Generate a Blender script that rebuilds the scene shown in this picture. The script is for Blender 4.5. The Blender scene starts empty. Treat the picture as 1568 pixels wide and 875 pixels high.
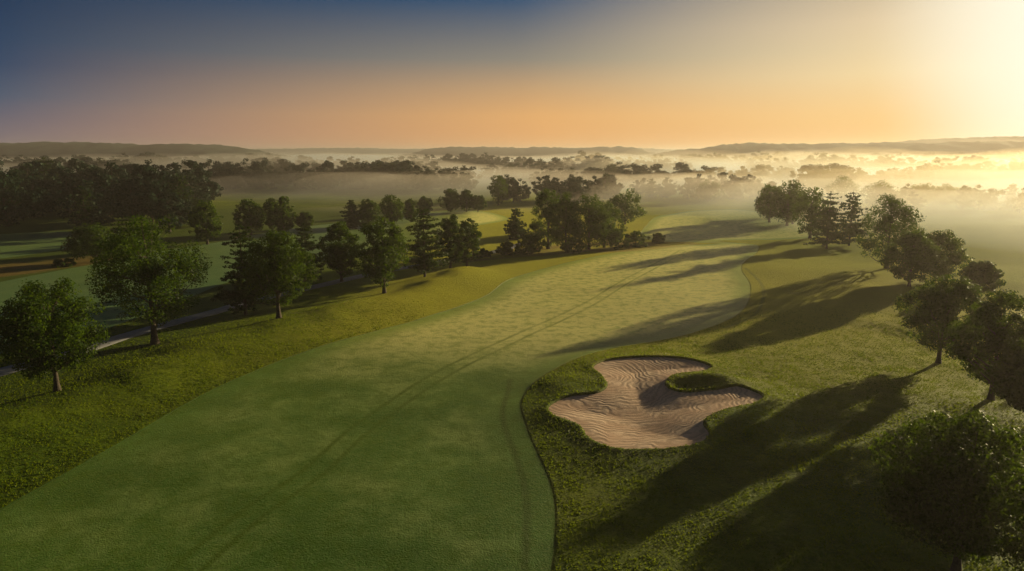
import bpy, math, numpy as np
from mathutils import Vector
rng=np.random.default_rng(7)
sc=bpy.context.scene
sc.view_settings.view_transform='Standard'
sc.view_settings.look='None'
sc.view_settings.exposure=0
COL=sc.collection
SUN_AZ=49.5; SUN_EL=9.4
S=Vector((math.sin(math.radians(SUN_AZ))*math.cos(math.radians(SUN_EL)),math.cos(math.radians(SUN_AZ))*math.cos(math.radians(SUN_EL)),math.sin(math.radians(SUN_EL))))

# ---------------- helpers
def lin(c):
    return tuple(((v/255)/12.92 if v/255<=0.04045 else ((v/255+0.055)/1.055)**2.4) for v in c)+(1,)
def hsh(ix,iy,seed):
    v=np.sin(ix*127.1+iy*311.7+seed*74.7)*43758.5453
    return v-np.floor(v)
def vn(x,y,seed=0):
    ix=np.floor(x);iy=np.floor(y);fx=x-ix;fy=y-iy
    fx=fx*fx*(3-2*fx);fy=fy*fy*(3-2*fy)
    a=hsh(ix,iy,seed);b=hsh(ix+1,iy,seed);c=hsh(ix,iy+1,seed);d=hsh(ix+1,iy+1,seed)
    return (a*(1-fx)+b*fx)*(1-fy)+(c*(1-fx)+d*fx)*fy
def fbm(x,y,seed=0,o=3):
    r=0;a=1;t=0
    for i in range(o):
        r=r+a*vn(x*2**i+i*17.3,y*2**i+i*9.1,seed+i);t+=a;a*=.5
    return r/t
def sstep(a,b,x):
    t=np.clip((x-a)/(b-a),0,1);return t*t*(3-2*t)
def smooth_poly(P,closed=True,n=6):
    P=np.array(P,float);N=len(P);out=[]
    rngi=range(N) if closed else range(N-1)
    for i in rngi:
        if closed: p0,p1,p2,p3=P[i-1],P[i],P[(i+1)%N],P[(i+2)%N]
        else: p0,p1,p2,p3=P[max(i-1,0)],P[i],P[i+1],P[min(i+2,N-1)]
        for k in range(n):
            t=k/n
            out.append(.5*((2*p1)+(-p0+p2)*t+(2*p0-5*p1+4*p2-p3)*t*t+(-p0+3*p1-3*p2+p3)*t**3))
    if not closed: out.append(P[-1])
    return np.array(out)
def segdist(x,y,P,closed):
    d=np.full(x.shape,1e9);inside=np.zeros(x.shape,bool)
    N=len(P)
    for i in range(N if closed else N-1):
        a=P[i];b=P[(i+1)%N];e=b-a
        L=max(e@e,1e-9)
        t=np.clip(((x-a[0])*e[0]+(y-a[1])*e[1])/L,0,1)
        dd=(x-a[0]-t*e[0])**2+(y-a[1]-t*e[1])**2
        d=np.minimum(d,dd)
        if closed:
            c=((a[1]>y)!=(b[1]>y))
            if abs(e[1])>1e-12:
                xi=a[0]+(y-a[1])*e[0]/e[1]
                inside^=(c&(x<xi))
    d=np.sqrt(d)
    return np.where(inside,d,-d) if closed else d
def build(name,V,F,mats,midx=None,attrs=None,smooth=False,parent=None,link=True):
    me=bpy.data.meshes.new(name)
    V=np.asarray(V,np.float32);F=np.asarray(F,np.int32)
    me.vertices.add(len(V));me.vertices.foreach_set('co',V.ravel())
    me.loops.add(F.size);me.loops.foreach_set('vertex_index',F.ravel())
    me.polygons.add(len(F));me.polygons.foreach_set('loop_start',np.arange(len(F),dtype=np.int32)*F.shape[1])
    me.polygons.foreach_set('loop_total',np.full(len(F),F.shape[1],np.int32))
    for m in mats: me.materials.append(m)
    if midx is not None: me.polygons.foreach_set('material_index',np.asarray(midx,np.int32))
    if attrs:
        for k,v in attrs.items():
            a=me.attributes.new(k,'FLOAT','POINT');a.data.foreach_set('value',np.asarray(v,np.float32))
    sm=np.full(len(F),smooth) if np.isscalar(smooth) else smooth
    me.polygons.foreach_set('use_smooth',sm)
    me.update(calc_edges=True)
    if not link: return me
    o=bpy.data.objects.new(name,me);COL.objects.link(o)
    if parent: o.parent=parent
    return o
def axis(lo,hi,zones,step0,growth):
    a=min(z[0] for z in zones);b=max(z[1] for z in zones)
    xs=[a]
    while xs[-1]<b:
        st=min([z[2] for z in zones if z[0]<=xs[-1]<z[1]] or [step0]);xs.append(xs[-1]+st)
    st=step0
    while xs[-1]<hi: st*=growth;xs.append(xs[-1]+st)
    st=step0;left=[a]
    while left[-1]>lo: st*=growth;left.append(left[-1]-st)
    return np.array(left[:0:-1]+xs)
def gridfaces(nx,ny):
    i=np.arange(nx-1)[None,:]+np.arange(ny-1)[:,None]*nx
    i=i.ravel();return np.stack([i,i+1,i+1+nx,i+nx],1)

# ---------------- course layout (metres)
FAIR=smooth_poly([(-36,12),(-35,25),(-33.3,36.4),(-32.5,40.6),(-30.4,50.2),(-28.1,62.6),(-22.6,75.9),(-12.7,91.1),(-4.5,106.3),(.7,123.2),(13.1,142.5),(30.1,161.7),(45.2,172.6),(60,172.6),(56.3,157.2),(44.5,132.6),(40,113.9),(32.8,96.6),(22.7,84.4),(11,76.5),(4.5,68.8),(1,60.5),(1.3,52.7),(2.7,42.8),(2.5,36.4),(1.8,30),(1,12)])
FAIR2=smooth_poly([(36,181),(60,180),(85,188),(97,235),(92,275),(60,262),(42,215)])
LFAIR=smooth_poly([(-64,60),(-60.5,68),(-56.7,73.8),(-52,84.4),(-50.2,115),(-46.2,132.6),(-33.5,157),(-16.2,203),(-.9,238),(-21.7,274),(-62,216),(-74,173),(-84.9,142.5),(-90.2,119.9),(-94.3,108),(-120,70)])
LFAIR2=smooth_poly([(-120,142.5),(-108,149),(-104,168.8),(-108,189.6),(-134,196),(-160,173)])
BUNK=smooth_poly([(8.5,69.5),(10.3,72.1),(14.4,73.3),(18.9,72.6),(20.8,69.9),(19,67.6),(16,66.1),(14.7,63.7),(15.7,61.7),(18.8,62.1),(21.5,62.8),(22.8,60.7),(21.2,58.3),(18,56.5),(15.8,54.4),(15.5,51.7),(13.8,49.9),(10.8,49.1),(7.8,49.4),(6.2,51.2),(5.5,54.1),(3.7,56.3),(3.4,58.6),(5.2,60.8),(8,61.8),(9.2,63.9),(9,66.9)])-np.array([.15,1.0])
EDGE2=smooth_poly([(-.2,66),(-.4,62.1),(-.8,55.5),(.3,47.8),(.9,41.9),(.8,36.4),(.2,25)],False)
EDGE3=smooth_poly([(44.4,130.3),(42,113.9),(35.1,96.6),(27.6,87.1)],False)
TRACK=smooth_poly([(-18,32),(-16.3,39.4),(-14,45.7),(-12.1,54.1),(-7,68),(1.3,83.8),(11.3,101),(20.2,119.9),(29.8,138.2),(40,160)],False)
PATH=smooth_poly([(-66,20),(-58,45),(-53.3,63.9),(-52.1,67.6),(-48.8,75.1),(-46.8,83.8),(-42.4,96.6),(-40.3,103.4),(-33.6,115),(-27.2,126.7),(-19,138),(-5,156),(3,175)],False)
NATIVE=smooth_poly([(-125,128),(-110,137),(-90,151),(-84,146),(-93,125),(-110,116)])
NATIVE2=smooth_poly([(-14,140),(8,152),(28,158),(48,176),(20,174),(-4,160)])
BANK=smooth_poly([(-44,45),(-37,62),(-33,76),(-24,92),(-14,107),(-8,125)],False)

def base_h(x,y):
    z=1.1*(fbm(x/60,y/60,3)-.5)+.55*(fbm(x/20,y/20,11)-.5)
    z=z+sstep(24,55,x)*(2.3*(fbm(x/26+5,y/26,21)-.5))
    return z
def mounds(x,y):
    y=y+1.0
    return .95*np.exp(-(((x-19.5)/3.2)**2+((y-64.8)/1.7)**2))+.55*np.exp(-(((x-19.5)/3.0)**2+((y-53)/3.5)**2))+.5*np.exp(-(((x-5)/3)**2+((y-65)/3)**2))
def height(x,y,fine=True):
    x=np.asarray(x,float);y=np.asarray(y,float)
    z=base_h(x,y)
    db=segdist(x,y,BANK,False)
    z=z+1.2*np.exp(-(db/6)**2)*(.4+1.2*fbm(x/12,y/12,5))
    s=-segdist(x,y,BUNK,True)
    lip=.55*np.exp(-np.clip(s,0,99)/3.2)+mounds(x,y)
    ins=sstep(-.05,.5,-s)
    z=z+lip*(s>-1.0)*1.0-ins*1.9
    return z
def sand_h(x,y):
    s=segdist(x,y,BUNK,True)
    return base_h(x,y)+.55-.22+mounds(x,y)*(1-.8*sstep(-.2,1.8,s))-.5*sstep(-.2,5.5,s)+.05*(fbm(x/1.5,y/1.5,9)-.5)

# ---------------- node helper
def newmat(name):
    m=bpy.data.materials.new(name);m.use_nodes=True;nt=m.node_tree;nt.nodes.clear()
    out=nt.nodes.new('ShaderNodeOutputMaterial');return m,nt,out
class NB:
    def __init__(s,nt): s.nt=nt
    def n(s,t,**k):
        nd=s.nt.nodes.new(t)
        for a,b in k.items(): setattr(nd,a,b)
        return nd
    def l(s,a,b): s.nt.links.new(a,b)
    def setin(s,sock,v):
        if hasattr(v,'is_linked') or hasattr(v,'links'): s.l(v,sock)
        else: sock.default_value=v
    def math(s,op,a,b=0,clamp=False):
        nd=s.n('ShaderNodeMath',operation=op,use_clamp=clamp);s.setin(nd.inputs[0],a);s.setin(nd.inputs[1],b);return nd.outputs[0]
    def mr(s,v,a,b,c=0,d=1,smooth=True):
        nd=s.n('ShaderNodeMapRange',interpolation_type='SMOOTHSTEP' if smooth else 'LINEAR')
        s.setin(nd.inputs['Value'],v)
        for k,x in zip(('From Min','From Max','To Min','To Max'),(a,b,c,d)): nd.inputs[k].default_value=x
        return nd.outputs[0]
    def mix(s,f,a,b,mode='MIX'):
        nd=s.n('ShaderNodeMix',data_type='RGBA',blend_type=mode);s.setin(nd.inputs[0],f);s.setin(nd.inputs[6],a);s.setin(nd.inputs[7],b);return nd.outputs[2]
    def noise(s,vec,scale,detail=3,rough=.5,dist=0):
        nd=s.n('ShaderNodeTexNoise');s.l(vec,nd.inputs['Vector']);nd.inputs['Scale'].default_value=scale;nd.inputs['Detail'].default_value=detail;nd.inputs['Roughness'].default_value=rough;nd.inputs['Distortion'].default_value=dist;return nd.outputs['Fac']
    def attr(s,name): return s.n('ShaderNodeAttribute',attribute_name=name).outputs['Fac']

# ---------------- ground material
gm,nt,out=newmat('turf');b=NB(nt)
pos=b.n('ShaderNodeNewGeometry').outputs['Position']
big=b.noise(pos,.035,4,.55);mid=b.noise(pos,.13,6,.68);small=b.noise(pos,.7,6,.72);fine=b.noise(pos,5,4,.75)
dew_sunlit_a=b.attr('dew');cool=b.attr('cool')
rough=b.mix(b.mr(mid,.35,.65),(.033,.10,.001,1),(.12,.22,.003,1))
rough=b.mix(b.mr(big,.42,.66,0,.6),rough,(.25,.29,.004,1))
rough=b.mix(b.mr(small,.35,.7,0,.65),rough,(.026,.075,.001,1))
rough=b.mix(b.mr(fine,.5,.8,0,.45),rough,(.36,.36,.015,1))
rough=b.mix(b.math('MULTIPLY',dew_sunlit_a,.6),rough,(.52,.47,.02,1))  # sunlit gold painted into the rough beyond the foreground
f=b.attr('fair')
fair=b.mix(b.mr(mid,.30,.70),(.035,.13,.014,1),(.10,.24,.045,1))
dew=b.math('MULTIPLY',b.math('MULTIPLY',b.mr(b.math('ADD',mid,b.math('MULTIPLY',dew_sunlit_a,.28)),.42,.68),b.mr(f,.5,5)),b.mr(dew_sunlit_a,0,1,.22,1))
fair=b.mix(b.math('MULTIPLY',dew,.88),fair,(.72,.67,.30,1))  # pale dew plus painted sunlight in the fairway colour
fair=b.mix(b.mr(small,.44,.64,0,.7),fair,(.06,.15,.010,1))
fair=b.mix(b.mr(fine,.45,.75,0,.35),fair,(.32,.40,.16,1))
tr=b.attr('track');trl=b.math('SUBTRACT',1,b.mr(b.math('ABSOLUTE',b.math('SUBTRACT',tr,.85)),.05,.38))
trn=b.math('MULTIPLY',trl,b.mr(mid,.35,.65,.4,.9))
fair=b.mix(trn,fair,(.05,.12,.006,1))
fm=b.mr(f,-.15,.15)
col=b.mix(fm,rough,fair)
col=b.mix(b.math('SUBTRACT',.3,b.mr(b.math('ABSOLUTE',f),.02,.35,0,.3)),col,(.02,.06,.004,1))
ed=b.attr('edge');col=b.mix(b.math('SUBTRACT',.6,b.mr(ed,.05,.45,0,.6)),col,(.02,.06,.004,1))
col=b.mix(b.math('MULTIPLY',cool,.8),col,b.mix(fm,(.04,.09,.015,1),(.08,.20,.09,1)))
nat=b.attr('native');natc=b.mix(small,(.12,.09,.025,1),(.32,.20,.06,1))
col=b.mix(b.math('MULTIPLY',b.mr(nat,-1.5,1.5),b.mr(mid,.3,.55)),col,natc)
bk=b.attr('bunk');col=b.mix(b.math('MULTIPLY',b.mr(bk,-.12,.1),.6),col,(.06,.06,.015,1))
pb=b.n('ShaderNodeBsdfPrincipled');b.l(col,pb.inputs['Base Color'])
b.l(b.mr(fm,0,1,.7,.45),pb.inputs['Roughness']);b.l(b.mr(b.math('MULTIPLY',fm,dew_sunlit_a),0,1,.12,.6),pb.inputs['Specular IOR Level']);pb.inputs['Specular Tint'].default_value=(1,.93,.6,1)
b.l(b.math('MULTIPLY',b.mr(dew_sunlit_a,0,1,.35,1.0),b.mr(cool,0,1,1,.6)),pb.inputs['Sheen Weight']);pb.inputs['Sheen Roughness'].default_value=.35;b.l(b.mix(.4,col,(1,.90,.15,1)),pb.inputs['Sheen Tint'])
h1=b.math('MULTIPLY',b.noise(pos,2.2,5,.7),b.mr(fm,0,1,.32,.08));h2=b.math('MULTIPLY',b.noise(pos,9,3,.7),b.mr(fm,0,1,.14,.085))
h=b.math('ADD',h1,h2)
bp=b.n('ShaderNodeBump');bp.inputs['Strength'].default_value=1;bp.inputs['Distance'].default_value=1;b.l(h,bp.inputs['Height']);b.l(bp.outputs[0],pb.inputs['Normal'])
b.l(pb.outputs[0],out.inputs['Surface'])

# sand
sm,nt,out=newmat('raked_sand');b=NB(nt)
pos=b.n('ShaderNodeNewGeometry').outputs['Position']
n1=b.noise(pos,.35,3,.5);n2=b.noise(pos,14,3,.7)
c=b.mix(b.mr(n1,.3,.7),(.82,.55,.41,1),(.90,.67,.52,1));c=b.mix(b.mr(n2,.4,.8,0,.3),c,(.5,.34,.24,1))
vm=b.n('ShaderNodeVectorMath',operation='SUBTRACT');b.l(pos,vm.inputs[0]);vm.inputs[1].default_value=(9,66,0)
mp=b.n('ShaderNodeVectorMath',operation='MULTIPLY');b.l(vm.outputs[0],mp.inputs[0]);mp.inputs[1].default_value=(1,.75,0)
ln=b.n('ShaderNodeVectorMath',operation='LENGTH');b.l(mp.outputs[0],ln.inputs[0])
dist=b.math('ADD',ln.outputs['Value'],b.math('MULTIPLY',n1,3))
w=b.math('SINE',b.math('MULTIPLY',dist,12))
c=b.mix(b.mr(w,-1,.2,.42,0),c,(.42,.27,.18,1))
hh=b.math('ADD',b.math('MULTIPLY',w,b.mr(n1,.35,.6,.005,.013)),b.math('MULTIPLY',n2,.02))
bp=b.n('ShaderNodeBump');bp.inputs['Strength'].default_value=1;bp.inputs['Distance'].default_value=1;b.l(hh,bp.inputs['Height'])
pb=b.n('ShaderNodeBsdfPrincipled');b.l(c,pb.inputs['Base Color']);pb.inputs['Roughness'].default_value=.9;pb.inputs['Specular IOR Level'].default_value=.1
b.l(bp.outputs[0],pb.inputs['Normal']);b.l(pb.outputs[0],out.inputs['Surface'])

def simple(name,c1,c2,scale,rough=.8,bump=0):
    m,nt,out=newmat(name);b=NB(nt);pos=b.n('ShaderNodeNewGeometry').outputs['Position']
    n=b.noise(pos,scale,4,.6);pb=b.n('ShaderNodeBsdfPrincipled');b.l(b.mix(b.mr(n,.3,.7),c1,c2),pb.inputs['Base Color']);pb.inputs['Roughness'].default_value=rough
    if bump:
        bp=b.n('ShaderNodeBump');bp.inputs['Distance'].default_value=bump;b.l(n,bp.inputs['Height']);b.l(bp.outputs[0],pb.inputs['Normal'])
    b.l(pb.outputs[0],out.inputs['Surface']);return m
bark=simple('bark',(.05,.035,.025,1),(.11,.085,.06,1),6,.9,.05)
asph=simple('path_asphalt',(.24,.24,.26,1),(.33,.33,.35,1),2,.8)
canopy=simple('hill_canopy',(.012,.03,.018,1),(.035,.055,.03,1),.05,.9,3)

def leafmat(name,dark,light,trans,tc=(.22,.34,.004,1)):
    m,nt,out=newmat(name);b=NB(nt)
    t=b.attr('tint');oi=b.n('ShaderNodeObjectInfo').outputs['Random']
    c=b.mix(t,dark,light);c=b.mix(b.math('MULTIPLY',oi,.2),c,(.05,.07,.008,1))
    d=b.n('ShaderNodeBsdfPrincipled');b.l(c,d.inputs['Base Color']);d.inputs['Roughness'].default_value=.5;d.inputs['Specular IOR Level'].default_value=.12
    tr=b.n('ShaderNodeBsdfTranslucent');b.l(b.mix(.5,c,tc),tr.inputs['Color'])
    mx=b.n('ShaderNodeMixShader');mx.inputs[0].default_value=trans;b.l(d.outputs[0],mx.inputs[1]);b.l(tr.outputs[0],mx.inputs[2]);b.l(mx.outputs[0],out.inputs['Surface']);return m
leaf=leafmat('broad_leaves',(.004,.020,.002,1),(.055,.12,.005,1),.40)
needle=leafmat('pine_needles',(.005,.022,.008,1),(.025,.06,.014,1),.2)
forest=leafmat('forest_leaves',(.006,.026,.018,1),(.028,.065,.032,1),.2,(.05,.09,.02,1))
blade=leafmat('grass_blades',(.03,.10,.001,1),(.18,.25,.003,1),.5,(.42,.50,.006,1))

# ---------------- ground
def dew_sunlit_f(x,y):  # dew cover and painted sunlight: gold middle distance, darker foreground and left
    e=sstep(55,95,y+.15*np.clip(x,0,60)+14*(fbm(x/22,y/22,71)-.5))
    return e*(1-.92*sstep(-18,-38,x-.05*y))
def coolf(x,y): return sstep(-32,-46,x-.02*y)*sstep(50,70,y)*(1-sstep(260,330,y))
xs=axis(-6000,6500,[(-62,62,.5),(2,25,.19),(-4,30,.3)],.5,1.09)
ys=axis(-400,7000,[(26,112,.45),(46.5,73.5,.19),(43,79,.3)],.45,1.07)
X,Y=np.meshgrid(xs,ys);x=X.ravel();y=Y.ravel()
z=height(x,y)
def fairsdf(x,y):
    fa=np.maximum.reduce([segdist(x,y,P,True) for P in (FAIR,FAIR2,LFAIR,LFAIR2)])
    return np.where(segdist(x,y,PATH,False)<2,-2,fa)
fa=fairsdf(x,y)
rg=(fa<0)&(y<200)
z=z+np.where(rg,.05*(fbm(x/1.2,y/1.2,31)-.5),0)
dw=dew_sunlit_f(x,y)
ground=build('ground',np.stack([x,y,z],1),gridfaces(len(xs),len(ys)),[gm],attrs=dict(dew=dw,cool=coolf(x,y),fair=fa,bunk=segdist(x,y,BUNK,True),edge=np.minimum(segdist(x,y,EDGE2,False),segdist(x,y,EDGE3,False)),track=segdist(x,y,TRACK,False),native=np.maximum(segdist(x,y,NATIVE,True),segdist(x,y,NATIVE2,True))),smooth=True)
# bunker sand sheet
bx=np.arange(2.5,24,.15);by=np.arange(46.8,73.5,.15);X,Y=np.meshgrid(bx,by);x=X.ravel();y=Y.ravel()
s=segdist(x,y,BUNK,True);F=gridfaces(len(bx),len(by));keep=(s[F].max(1)>-.2);F=F[keep]
used,inv=np.unique(F,return_inverse=True)
build('sand_bunker',np.stack([x,y,sand_h(x,y)],1)[used],inv.reshape(F.shape),[sm],smooth=True)
# cart path ribbon
P=PATH;T=np.gradient(P,axis=0);T/=np.linalg.norm(T,axis=1)[:,None];Nn=np.stack([-T[:,1],T[:,0]],1)
rows=[];offs=[-1.35,-1.3,-.4,.4,1.3,1.35]
for k,o in enumerate(offs):
    q=P+Nn*o;zz=height(q[:,0],q[:,1])+(.07 if 0<k<5 else -.1);rows.append(np.column_stack([q,zz]))
V=np.stack(rows,1).reshape(-1,3);build('cart_path',V,gridfaces(6,len(P)),[asph],smooth=True)
# longer rough grass
n=560000
gx=rng.uniform(-56,62,n);gy=28+77*rng.random(n)**1.2
ok=(np.abs(gx)<gy*.80+2)&((gx>-2)|(gx<-12))&(rng.random(n)<1-sstep(66,104,gy));gx=gx[ok];gy=gy[ok]
ff=fairsdf(gx,gy);ss=segdist(gx,gy,BUNK,True);ok=(ff<-.1)&(ss<-.02)&(segdist(gx,gy,PATH,False)>1.5)&(fbm(gx/1.1,gy/1.1,51)>.38+.18*rng.normal(size=len(gx)))
gx=gx[ok];gy=gy[ok];ss=ss[ok];n=len(gx)
gz=height(gx,gy);a=rng.uniform(0,6.28,n);hh=rng.uniform(.03,.08,n)*(1+.8*fbm(gx/3,gy/3,52));ww=rng.uniform(.02,.05,n)*(1+gy/120)
ux,uy=np.cos(a),np.sin(a);lx,ly=rng.normal(size=n)*.05,rng.normal(size=n)*.05
P0=np.stack([gx,gy,gz-.02],1);U=np.stack([ux,uy,0*ux],1)*ww[:,None];T=np.stack([lx,ly,hh],1)
V=np.stack([P0-U,P0+U,P0+T+U*.35,P0+T-U*.35],1).reshape(-1,3)
tint=np.clip(.45+1.9*(fbm(gx/7,gy/7,53,4)-.5)+.15*rng.normal(size=n),0,1)
build('rough_grass',V,np.arange(4*n).reshape(n,4),[blade],attrs=dict(tint=np.repeat(tint,4)))

# ---------------- trees
def tube(pts,rad,n=6):
    pts=np.array(pts,float);m=len(pts);V=[];t=np.gradient(pts,axis=0)
    for i in range(m):
        d=t[i]/max(np.linalg.norm(t[i]),1e-6);u=np.cross(d,[.31,.95,.05]);u/=max(np.linalg.norm(u),1e-6);v=np.cross(d,u)
        a=np.arange(n)*2*math.pi/n;V.append(pts[i]+rad[i]*(np.cos(a)[:,None]*u+np.sin(a)[:,None]*v))
    V=np.concatenate(V);F=[]
    for i in range(m-1):
        for k in range(n): F.append((i*n+k,i*n+(k+1)%n,(i+1)*n+(k+1)%n,(i+1)*n+k))
    return V,np.array(F)
def leaves(C,N,size,asp,r):
    n=len(C);N=N/np.linalg.norm(N,axis=1)[:,None].clip(1e-6)
    T=np.cross(N,r.normal(size=(n,3)));T/=np.linalg.norm(T,axis=1)[:,None].clip(1e-6);B=np.cross(N,T)
    a=(size*r.uniform(.6,1.25,n))[:,None]*.5;bb=a*asp
    V=np.stack([C+T*a,C+B*bb,C-T*a,C-B*bb],1).reshape(-1,3)
    return V,np.arange(4*n).reshape(n,4)
def assemble(name,parts,lv,tint,lm,link=True):
    V=[];F=[];o=0;mi=[];ti=[]
    for v,f in parts:
        V.append(v);F.append(f+o);o+=len(v);mi.append(np.zeros(len(f)));ti.append(np.zeros(len(v)))
    nb=sum(len(f) for _,f in parts)
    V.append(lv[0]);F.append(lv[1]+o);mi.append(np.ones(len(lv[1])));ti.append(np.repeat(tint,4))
    F=np.concatenate(F);sm=np.arange(len(F))<nb
    return build(name,np.concatenate(V),F,[bark,lm],np.concatenate(mi),dict(tint=np.concatenate(ti)),sm,link=link)
def deciduous(name,h,w,seed,nl=9000,ls=.32,cb=.2,ncl=70,link=True,lumpy=.6,lm=None):
    r=np.random.default_rng(seed);R=w/2*.96;parts=[]
    bend=r.normal(size=2)*.02*h
    tz=np.linspace(-.3,h*.8,9);tp=np.stack([bend[0]*(tz/h)**2,bend[1]*(tz/h)**2,tz],1)
    tr=.024*h*(1-.85*np.clip(tz/(h*.8),0,1));tr[0]*=1.7;tr[1]*=1.05
    parts.append(tube(tp,tr,8))
    d=r.normal(size=(ncl,3));d/=np.linalg.norm(d,axis=1)[:,None]
    rr=np.where(r.random(ncl)<.78,r.uniform(.66,1.0,ncl),r.uniform(.1,.6,ncl))
    az=np.arctan2(d[:,1],d[:,0]);lob=1+.13*lumpy*np.sin(az*3+seed)+.09*lumpy*np.sin(az*5+d[:,2]*4+seed*2)
    zz=d[:,2]*rr
    wid=1.0-.25*np.clip(zz,0,1)**1.2
    rz=h*(1-cb)/2;cz=h*cb+rz*.98
    C=np.stack([d[:,0]*rr*R*lob*wid,d[:,1]*rr*R*lob*wid,cz+zz*rz*(1+.08*lumpy*np.sin(az*2+seed))],1)
    cr=R*r.uniform(.12,.28,ncl)
    sel=r.choice(ncl,min(26,ncl),replace=False)
    for k in sel:
        c=C[k];z0=max(h*cb*.9,min(h*.7,c[2]-np.hypot(c[0],c[1])*r.uniform(.5,1.0)))
        p0=np.array([bend[0]*(z0/h)**2,bend[1]*(z0/h)**2,z0]);mid=(p0+c)/2+np.array([0,0,-.06*h*r.random()])
        r0=.010*h*(1-.5*z0/h);parts.append(tube([p0,mid,c],[r0,r0*.6,r0*.2],5))
    per=r.multinomial(nl,(cr**2)/(cr**2).sum());idx=np.repeat(np.arange(ncl),per);n=len(idx)
    q=r.normal(size=(n,3));q/=np.linalg.norm(q,axis=1)[:,None]
    rad=r.uniform(.45,1.0,n)**.6
    sub=1+.32*np.sin(q[:,0]*7+idx)*np.sin(q[:,1]*7+idx*2)*np.sin(q[:,2]*6)
    L=C[idx]+q*(cr[idx]*rad*sub)[:,None]*np.array([1,1,.8])
    keep=L[:,2]>h*cb*.55;L=L[keep];q=q[keep];idx=idx[keep];n=len(L)
    N=q*1.0+r.normal(size=(n,3))*.45+np.array([0,0,.25])
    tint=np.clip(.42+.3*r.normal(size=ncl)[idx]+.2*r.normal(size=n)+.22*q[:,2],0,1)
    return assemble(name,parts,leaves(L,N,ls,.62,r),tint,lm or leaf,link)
def pine(name,h,w,seed,nl=8000,ls=.4,cb=.1,link=True):
    r=np.random.default_rng(seed);R=w/2;parts=[]
    tz=np.linspace(-.3,h*.98,8);parts.append(tube(np.stack([0*tz,0*tz,tz],1),.02*h*(1-.93*np.clip(tz/h,0,1)),7))
    Cs=[];Rs=[];z=h*cb
    while z<h*.96:
        t=(z/h-cb)/(1-cb);prof=(1-t)**.6*(.75+.25*min(t*6,1))
        nb=r.integers(4,7);a0=r.random()*6.28
        for k in range(nb):
            a=a0+k*6.283/nb+r.normal()*.25;Lb=R*prof*r.uniform(.45,1.2)+.25
            p0=np.array([0,0,z]);e=np.array([math.cos(a)*Lb,math.sin(a)*Lb,z+Lb*r.uniform(-.12,.25)])
            m=(p0+e)/2+np.array([0,0,-.04*Lb]);parts.append(tube([p0,m,e],[.006*h,.004*h,.0015*h],4))
            nc=max(2,int(Lb/.7))
            for j in range(nc):
                u=(j+1)/nc;Cs.append(p0+(e-p0)*u+r.normal(size=3)*.1);Rs.append((.28+.16*Lb)*r.uniform(.7,1.25)*(1-.35*u))
        z+=h*.055*r.uniform(.7,1.3)
    Cs.append(np.array([0,0,h*.97]));Rs.append(.3)
    C=np.array(Cs);cr=np.array(Rs);ncl=len(C)
    per=r.multinomial(nl,(cr**2)/(cr**2).sum());idx=np.repeat(np.arange(ncl),per);n=len(idx)
    q=r.normal(size=(n,3));q/=np.linalg.norm(q,axis=1)[:,None]
    L=C[idx]+q*(cr[idx]*r.uniform(.3,1,n))[:,None]*np.array([1,1,.55])
    tint=np.clip(.4+.2*r.normal(size=ncl)[idx]+.2*r.normal(size=n),0,1)
    return assemble(name,parts,leaves(L,q*.6+r.normal(size=(n,3))*.6+np.array([0,0,.3]),ls,.4,r),tint,needle,link)
def put(o,x,y,sink=.05): o.location=(x,y,float(height(np.array([x]),np.array([y]))[0])-sink)

TREES=[ # kind,x,y,h,w,cb
('d',-41.3,60,10.3,9.4,.20),('d',-41.5,77.8,14.6,12,.17),('p',-37.3,94.5,13,8,.08),('d',-30.5,88.2,11.6,9.0,.2),
('p',-37.1,123.2,10,8,.06),('d',-30,119.9,10.6,7.4,.12),('d',-20.4,108.4,12,8.6,.15),('p',-15.5,121.2,13,9.6,.1),
('d',-11.7,130.3,10.2,6.2,.1),('d',-8.8,134.1,9.6,6.4,.1),('d',-86.6,142.5,8.2,10.5,.12),('d',-74.7,168.8,10.6,8.5,.12),
('p',1,182,8.4,7,.04),('d',8.6,163.5,14.8,9,.06),('d',12.5,160,13.2,9,.05),('d',18,161,13,11,.05),('d',22,164,11,9,.05),('d',35.3,216,10.8,12,.08),
('d',-71.7,189.6,10,9,.08),('d',-69,199,9.4,7,.08),('d',-63.2,192,10,7,.08),('d',-61.7,206,5,5.5,.05),('p',-47.6,206,8.6,7,.05),('d',-42.7,206.5,9.2,7.2,.08),
('d',-37.5,216,10,8.4,.08),('d',-33,226,7.6,5.5,.08),('d',-32,255,7,6.5,.08),('d',-23.5,265,9,9,.08),('d',-17.5,266,8.8,6,.08),('d',-13,265,6.6,6,.08),('d',-5.9,299,13.4,9,.08),
('d',23.8,33.6,8.8,9.2,.18),('d',42.3,53.4,7.6,6,.12),('d',43.6,60,10.2,7.6,.16),('d',46.5,72.6,9.9,8.2,.18),
('d',66.5,113.9,9.6,8.8,.1),('d',74.4,119.9,9,9,.1),('d',75.5,110,5.6,6,.08),('d',71.4,130.3,13.8,11.5,.1),
('p',74.5,162.8,13.8,10,.12),('p',82.7,168.8,14,10,.1),('d',78.7,182,13.8,10.5,.08),('d',85.9,216,14.7,11.5,.08),('d',90,222,12,10,.08),('d',84,226,13,9,.08),('d',87.8,238,11.2,9.5,.08),
('d',150.7,319,12,14,.06),('d',148,281,10.6,15,.06),('d',176,299,9,14,.06),('d',187,300,9,14,.06),('d',90,319,9.4,13,.06),
('d',58,40,9,8,.15),('d',54,30,9,8,.15),('d',70,52,11,9,.15),('d',48,16,9,9,.15),('d',84,92,9,8,.12),('d',92,80,10,9,.12),
]
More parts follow.
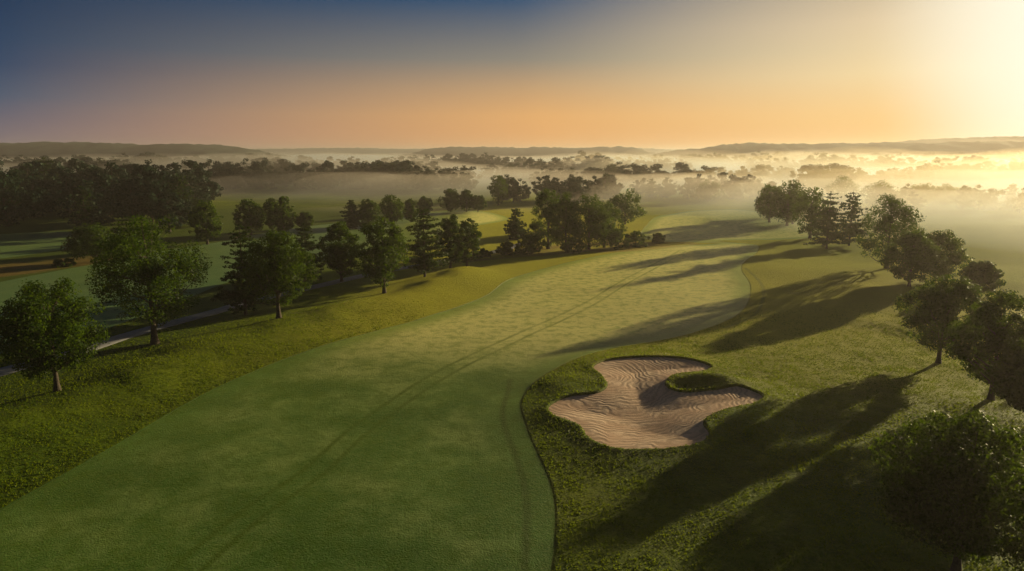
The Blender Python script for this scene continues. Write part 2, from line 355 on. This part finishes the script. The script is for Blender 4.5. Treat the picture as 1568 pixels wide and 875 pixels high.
for i,(k,x,y,h,w,cb) in enumerate(TREES):
    dist=math.hypot(x,y)
    if dist<50: nl,ls=42000,.20
    elif dist<100: nl,ls=26000,.25
    elif dist<180: nl,ls=13000,.35
    else: nl,ls=4500,.6
    if k=='d': o=deciduous('deciduous_tree',h,w,130+i,nl,ls,cb,ncl=int(95+w*5))
    else: o=pine('pine_tree',h,w,200+i,nl,ls*1.15,cb)
    put(o,x,y)
for i,(x,y,h,w) in enumerate([(-1,152,3.4,5.5),(3.5,154,4.2,6),(5,157,5,6),(14,156,3.5,6),(25,162,4.5,6),(30,167,4,6),(-6,149,2.2,4),(37,176,3,5),(-90,137,2,4)]):
    o=deciduous('bush',h,w,400+i,2500,.42,.0,40);put(o,x,y,.3)

vari=[deciduous('forest_tree_form',10,w,500+i,2600,.62,.06,45,link=False,lumpy=1.4,lm=forest) for i,w in enumerate((7.5,9,8,10,6.5))]
vari.append(pine('forest_pine_form',10,5.5,520,2400,.6,.04,link=False))
def inst(e,x,y,hh,ws=1.0):
    o=bpy.data.objects.new('tree',vari[rng.integers(len(vari))]);COL.objects.link(o);o.parent=e
    o.location=(x,y,float(base_h(np.array([x]),np.array([y]))[0])-.3);s=hh/10;o.scale=(s*ws*rng.uniform(.95,1.35),s*ws*rng.uniform(.95,1.35),s);o.rotation_euler=(0,0,rng.uniform(0,6.28))
def wood(name,x0,x1,y0,y1,n,h0,h1,cond=None,front=None,thr=.34):
    e=bpy.data.objects.new(name,None);COL.objects.link(e);c=0;k=0
    while c<n and k<n*20:
        k+=1
        x=rng.uniform(x0,x1);y=rng.uniform(y0,y1)
        if cond and not cond(x,y): continue
        if fbm(np.array([x/45]),np.array([y/45]),77)[0]<thr: continue
        hh=rng.uniform(h0,h1)
        if front and y<front: hh*=.72
        inst(e,x,y,hh);c+=1
def belt(pts,h0,h1,sp,wd,name='tree_belt',gap=.3,seed=0):
    e=bpy.data.objects.new(name,None);COL.objects.link(e)
    P=smooth_poly(pts,False,8);d=np.r_[0,np.cumsum(np.linalg.norm(np.diff(P,axis=0),axis=1))]
    s=0
    while s<d[-1]:
        x=np.interp(s,d,P[:,0]);y=np.interp(s,d,P[:,1])
        g=fbm(np.array([s/70.]),np.array([seed*3.3]),90)[0]
        if g>gap:
            for q in range(2): inst(e,x+rng.normal()*2,y+rng.normal()*wd,(h0+(h1-h0)*np.clip((g-.3)*2.2,0,1))*rng.uniform(.7,1.15),1.2)
        s+=sp*rng.uniform(.7,1.3)
wood('woodland',-300,-88,192,340,180,11.5,21,lambda x,y:x<-.435*y,front=212)
wood('woodland',-190,-63,430,490,80,13,19)
wood('tree_row',-60,-24,400,440,14,9,13)
wood('tree_row',-5,52,310,352,24,8,13)
wood('tree_row',66,128,330,372,22,8,13)
wood('tree_row',140,230,255,300,20,7,11)
belt([(180,430),(260,470),(340,520),(460,560)],10,16,6,8,seed=1)
belt([(-60,470),(0,500),(60,480),(140,500),(220,540)],11,16,8,10,gap=.34,seed=2)
belt([(-500,560),(-380,600),(-260,590),(-150,640),(0,620),(90,650)],14,20,8,14,gap=.28,seed=3)
belt([(60,700),(200,680),(360,740),(560,760),(760,820)],15,22,8.5,12,gap=.3,seed=4)
belt([(-700,800),(-500,860),(-300,820),(-100,900),(120,880)],16,23,9,18,gap=.25,seed=5)
belt([(100,1000),(300,980),(550,1060),(800,1040),(1100,1150)],17,25,10,16,gap=.25,seed=6)

# ---------------- hills
def ridge(x0,x1,yc,dep,prof,seed):
    hx=np.arange(x0,x1,9.);hy=np.linspace(yc-dep,yc+dep,30);X,Y=np.meshgrid(hx,hy);x=X.ravel();y=Y.ravel()
    e=sstep(x0,x0+.3*(x1-x0),x)*(1-sstep(x1-.2*(x1-x0),x1,x))
    t=np.cos(np.clip((y-yc)/dep,-1,1)*math.pi/2)
    z=prof(x)*e*t**.8+12*(fbm(x/20,y/20,seed,3)-.5)*np.minimum(1,t*3)-3
    build('hill',np.stack([x,y,z],1),gridfaces(len(hx),len(hy)),[canopy],smooth=True)
ridge(-1900,-330,1450,220,lambda x:37+11*fbm(x/160,x*0,41),1)
ridge(-450,500,2000,240,lambda x:34+14*fbm(x/200,x*0,42),2)
ridge(120,1150,1350,200,lambda x:37+13*fbm(x/170,x*0,43),3)
ridge(600,2900,1900,300,lambda x:60+22*fbm(x/240,x*0,44),4)
ridge(-4500,4800,3300,500,lambda x:34+20*fbm(x/450,x*0,45),5)

# ---------------- mist and haze (volumes)
def volmat(name,dens,g,c=(1,.88,.76,1)):
    m,nt,out=newmat(name);v=nt.nodes.new('ShaderNodeVolumeScatter');v.inputs['Color'].default_value=c;v.inputs['Density'].default_value=dens;v.inputs['Anisotropy'].default_value=g
    nt.links.new(v.outputs[0],out.inputs['Volume']);return m
def fog(name,xs,ys,top,dens,g=.55,c=(1,.86,.72,1)):
    X,Y=np.meshgrid(xs,ys);x=X.ravel();y=Y.ravel();nx,ny=len(xs),len(ys);n=nx*ny
    zt=np.maximum(top(x,y),-2.4);V=np.concatenate([np.stack([x,y,zt],1),np.stack([x,y,0*x-2.6],1)])
    F=gridfaces(nx,ny);Fb=F[:,::-1]+n;S_=[]
    for j in range(ny-1):
        for i in (0,nx-1):
            a=j*nx+i;b2=a+nx;q=(a,b2,b2+n,a+n);S_.append(q if i==0 else q[::-1])
    for i in range(nx-1):
        for j in (0,ny-1):
            a=j*nx+i;b2=a+1;q=(a,b2,b2+n,a+n);S_.append(q[::-1] if j==0 else q)
    return build(name,V,np.concatenate([F,Fb,np.array(S_)]),[volmat(name+'_air',dens,g,c)],smooth=True)
fx=axis(-1500,1800,[(-300,420,7)],7,1.06);fy=axis(50,3200,[(60,500,7)],7,1.04)
def start(x,y):
    s0=np.interp(x,[-300,-120,-20,40,80,130,300],[340,275,220,220,155,105,95]);return s0+60*(fbm(x/60,y/60,61)-.5)
def wisp(x,y): return sstep(.28,.62,fbm(x/80,y/50,66,4))
fog('ground_mist',fx,fy,lambda x,y:-2.5+sstep(0,110,y-start(x,y))*(3.0+11*wisp(x,y))*(1-.35*sstep(450,1000,y)),.0080,.5,(1,.82,.66,1))
fog('mist_bank',fx,fy,lambda x,y:-2.5+sstep(-10,180,y-start(x,y)-10)*(6+32*fbm(x/130,y/150,63,4)**1.6),.0038,.5,(1,.83,.68,1))
fog('sunlit_mist',fx,fy,lambda x,y:-2.5+sstep(0,100,x-50-30*fbm(x/50,y/50,68)+.10*(y-60))*sstep(60,170,y)*(1-sstep(900,1500,y))*(9+30*fbm(x/90,y/90,67,4)**1.3),.0034,.5,(1,.76,.46,1))
fog('haze',np.array([-7000.,7500.]),np.array([-600.,7500.]),lambda x,y:x*0+54,.00030,.45,(1,.88,.80,1))

# ---------------- sky
w=bpy.data.worlds.new('World');sc.world=w;w.use_nodes=True;nt=w.node_tree;nt.nodes.clear();b=NB(nt)
out=b.n('ShaderNodeOutputWorld')
tc=b.n('ShaderNodeTexCoord').outputs['Generated']
sp=b.n('ShaderNodeSeparateXYZ');b.l(tc,sp.inputs[0])
dt=b.n('ShaderNodeVectorMath',operation='DOT_PRODUCT');b.l(tc,dt.inputs[0]);dt.inputs[1].default_value=S
zf=b.math('MULTIPLY',sp.outputs['Z'],2.0,True)
def ramp(stops):
    r=b.n('ShaderNodeValToRGB');b.l(zf,r.inputs[0]);els=r.color_ramp.elements
    els[0].position=stops[0][0]*2;els[0].color=lin(stops[0][1]);els[1].position=stops[-1][0]*2;els[1].color=lin(stops[-1][1])
    for p,c in stops[1:-1]:
        e=els.new(p*2);e.color=lin(c)
    return r.outputs[0]
L=ramp([(0,(130,110,118)),(.03,(108,100,114)),(.065,(62,84,110)),(.1,(18,62,98)),(.16,(0,48,84)),(.3,(8,32,56)),(.45,(12,26,38))])
M=ramp([(0,(236,160,90)),(.052,(230,170,104)),(.09,(194,156,114)),(.127,(138,132,120)),(.2,(40,78,112)),(.3,(30,52,76)),(.45,(20,32,44))])
R=ramp([(0,(232,172,100)),(.04,(244,200,130)),(.098,(252,226,172)),(.16,(244,218,174)),(.3,(130,125,115)),(.45,(44,50,58))])
f1=b.mr(dt.outputs['Value'],.08,.68,0,1,False);f2=b.math('POWER',b.mr(dt.outputs['Value'],.66,.975,0,1,False),1.4)
c=b.mix(f2,b.mix(f1,L,M),R)
c=b.mix(b.mr(dt.outputs['Value'],.915,.985,0,1),c,lin((255,252,232)))
ns=b.n('ShaderNodeTexSky',sky_type='NISHITA');ns.sun_disc=False;ns.sun_elevation=math.radians(SUN_EL);ns.sun_rotation=math.radians(SUN_AZ);ns.dust_density=3
b1=b.n('ShaderNodeBackground');b.l(c,b1.inputs[0]);b1.inputs[1].default_value=.98
b2=b.n('ShaderNodeBackground');b.l(ns.outputs[0],b2.inputs[0]);b2.inputs[1].default_value=.0015
ad=b.n('ShaderNodeAddShader');b.l(b1.outputs[0],ad.inputs[0]);b.l(b2.outputs[0],ad.inputs[1]);b.l(ad.outputs[0],out.inputs['Surface'])

sl=bpy.data.lights.new('sun','SUN');sl.energy=5;sl.angle=math.radians(.5);sl.color=(1,.80,.42)
so=bpy.data.objects.new('sun',sl);COL.objects.link(so);so.rotation_euler=(-S).to_track_quat('-Z','Y').to_euler()

cam=bpy.data.cameras.new('camera');cam.sensor_width=36;cam.lens=24.34;cam.clip_end=20000;cam.clip_start=.5
co=bpy.data.objects.new('camera',cam);COL.objects.link(co);co.location=(0,0,22);co.rotation_euler=(math.radians(79.2),0,0);sc.camera=co
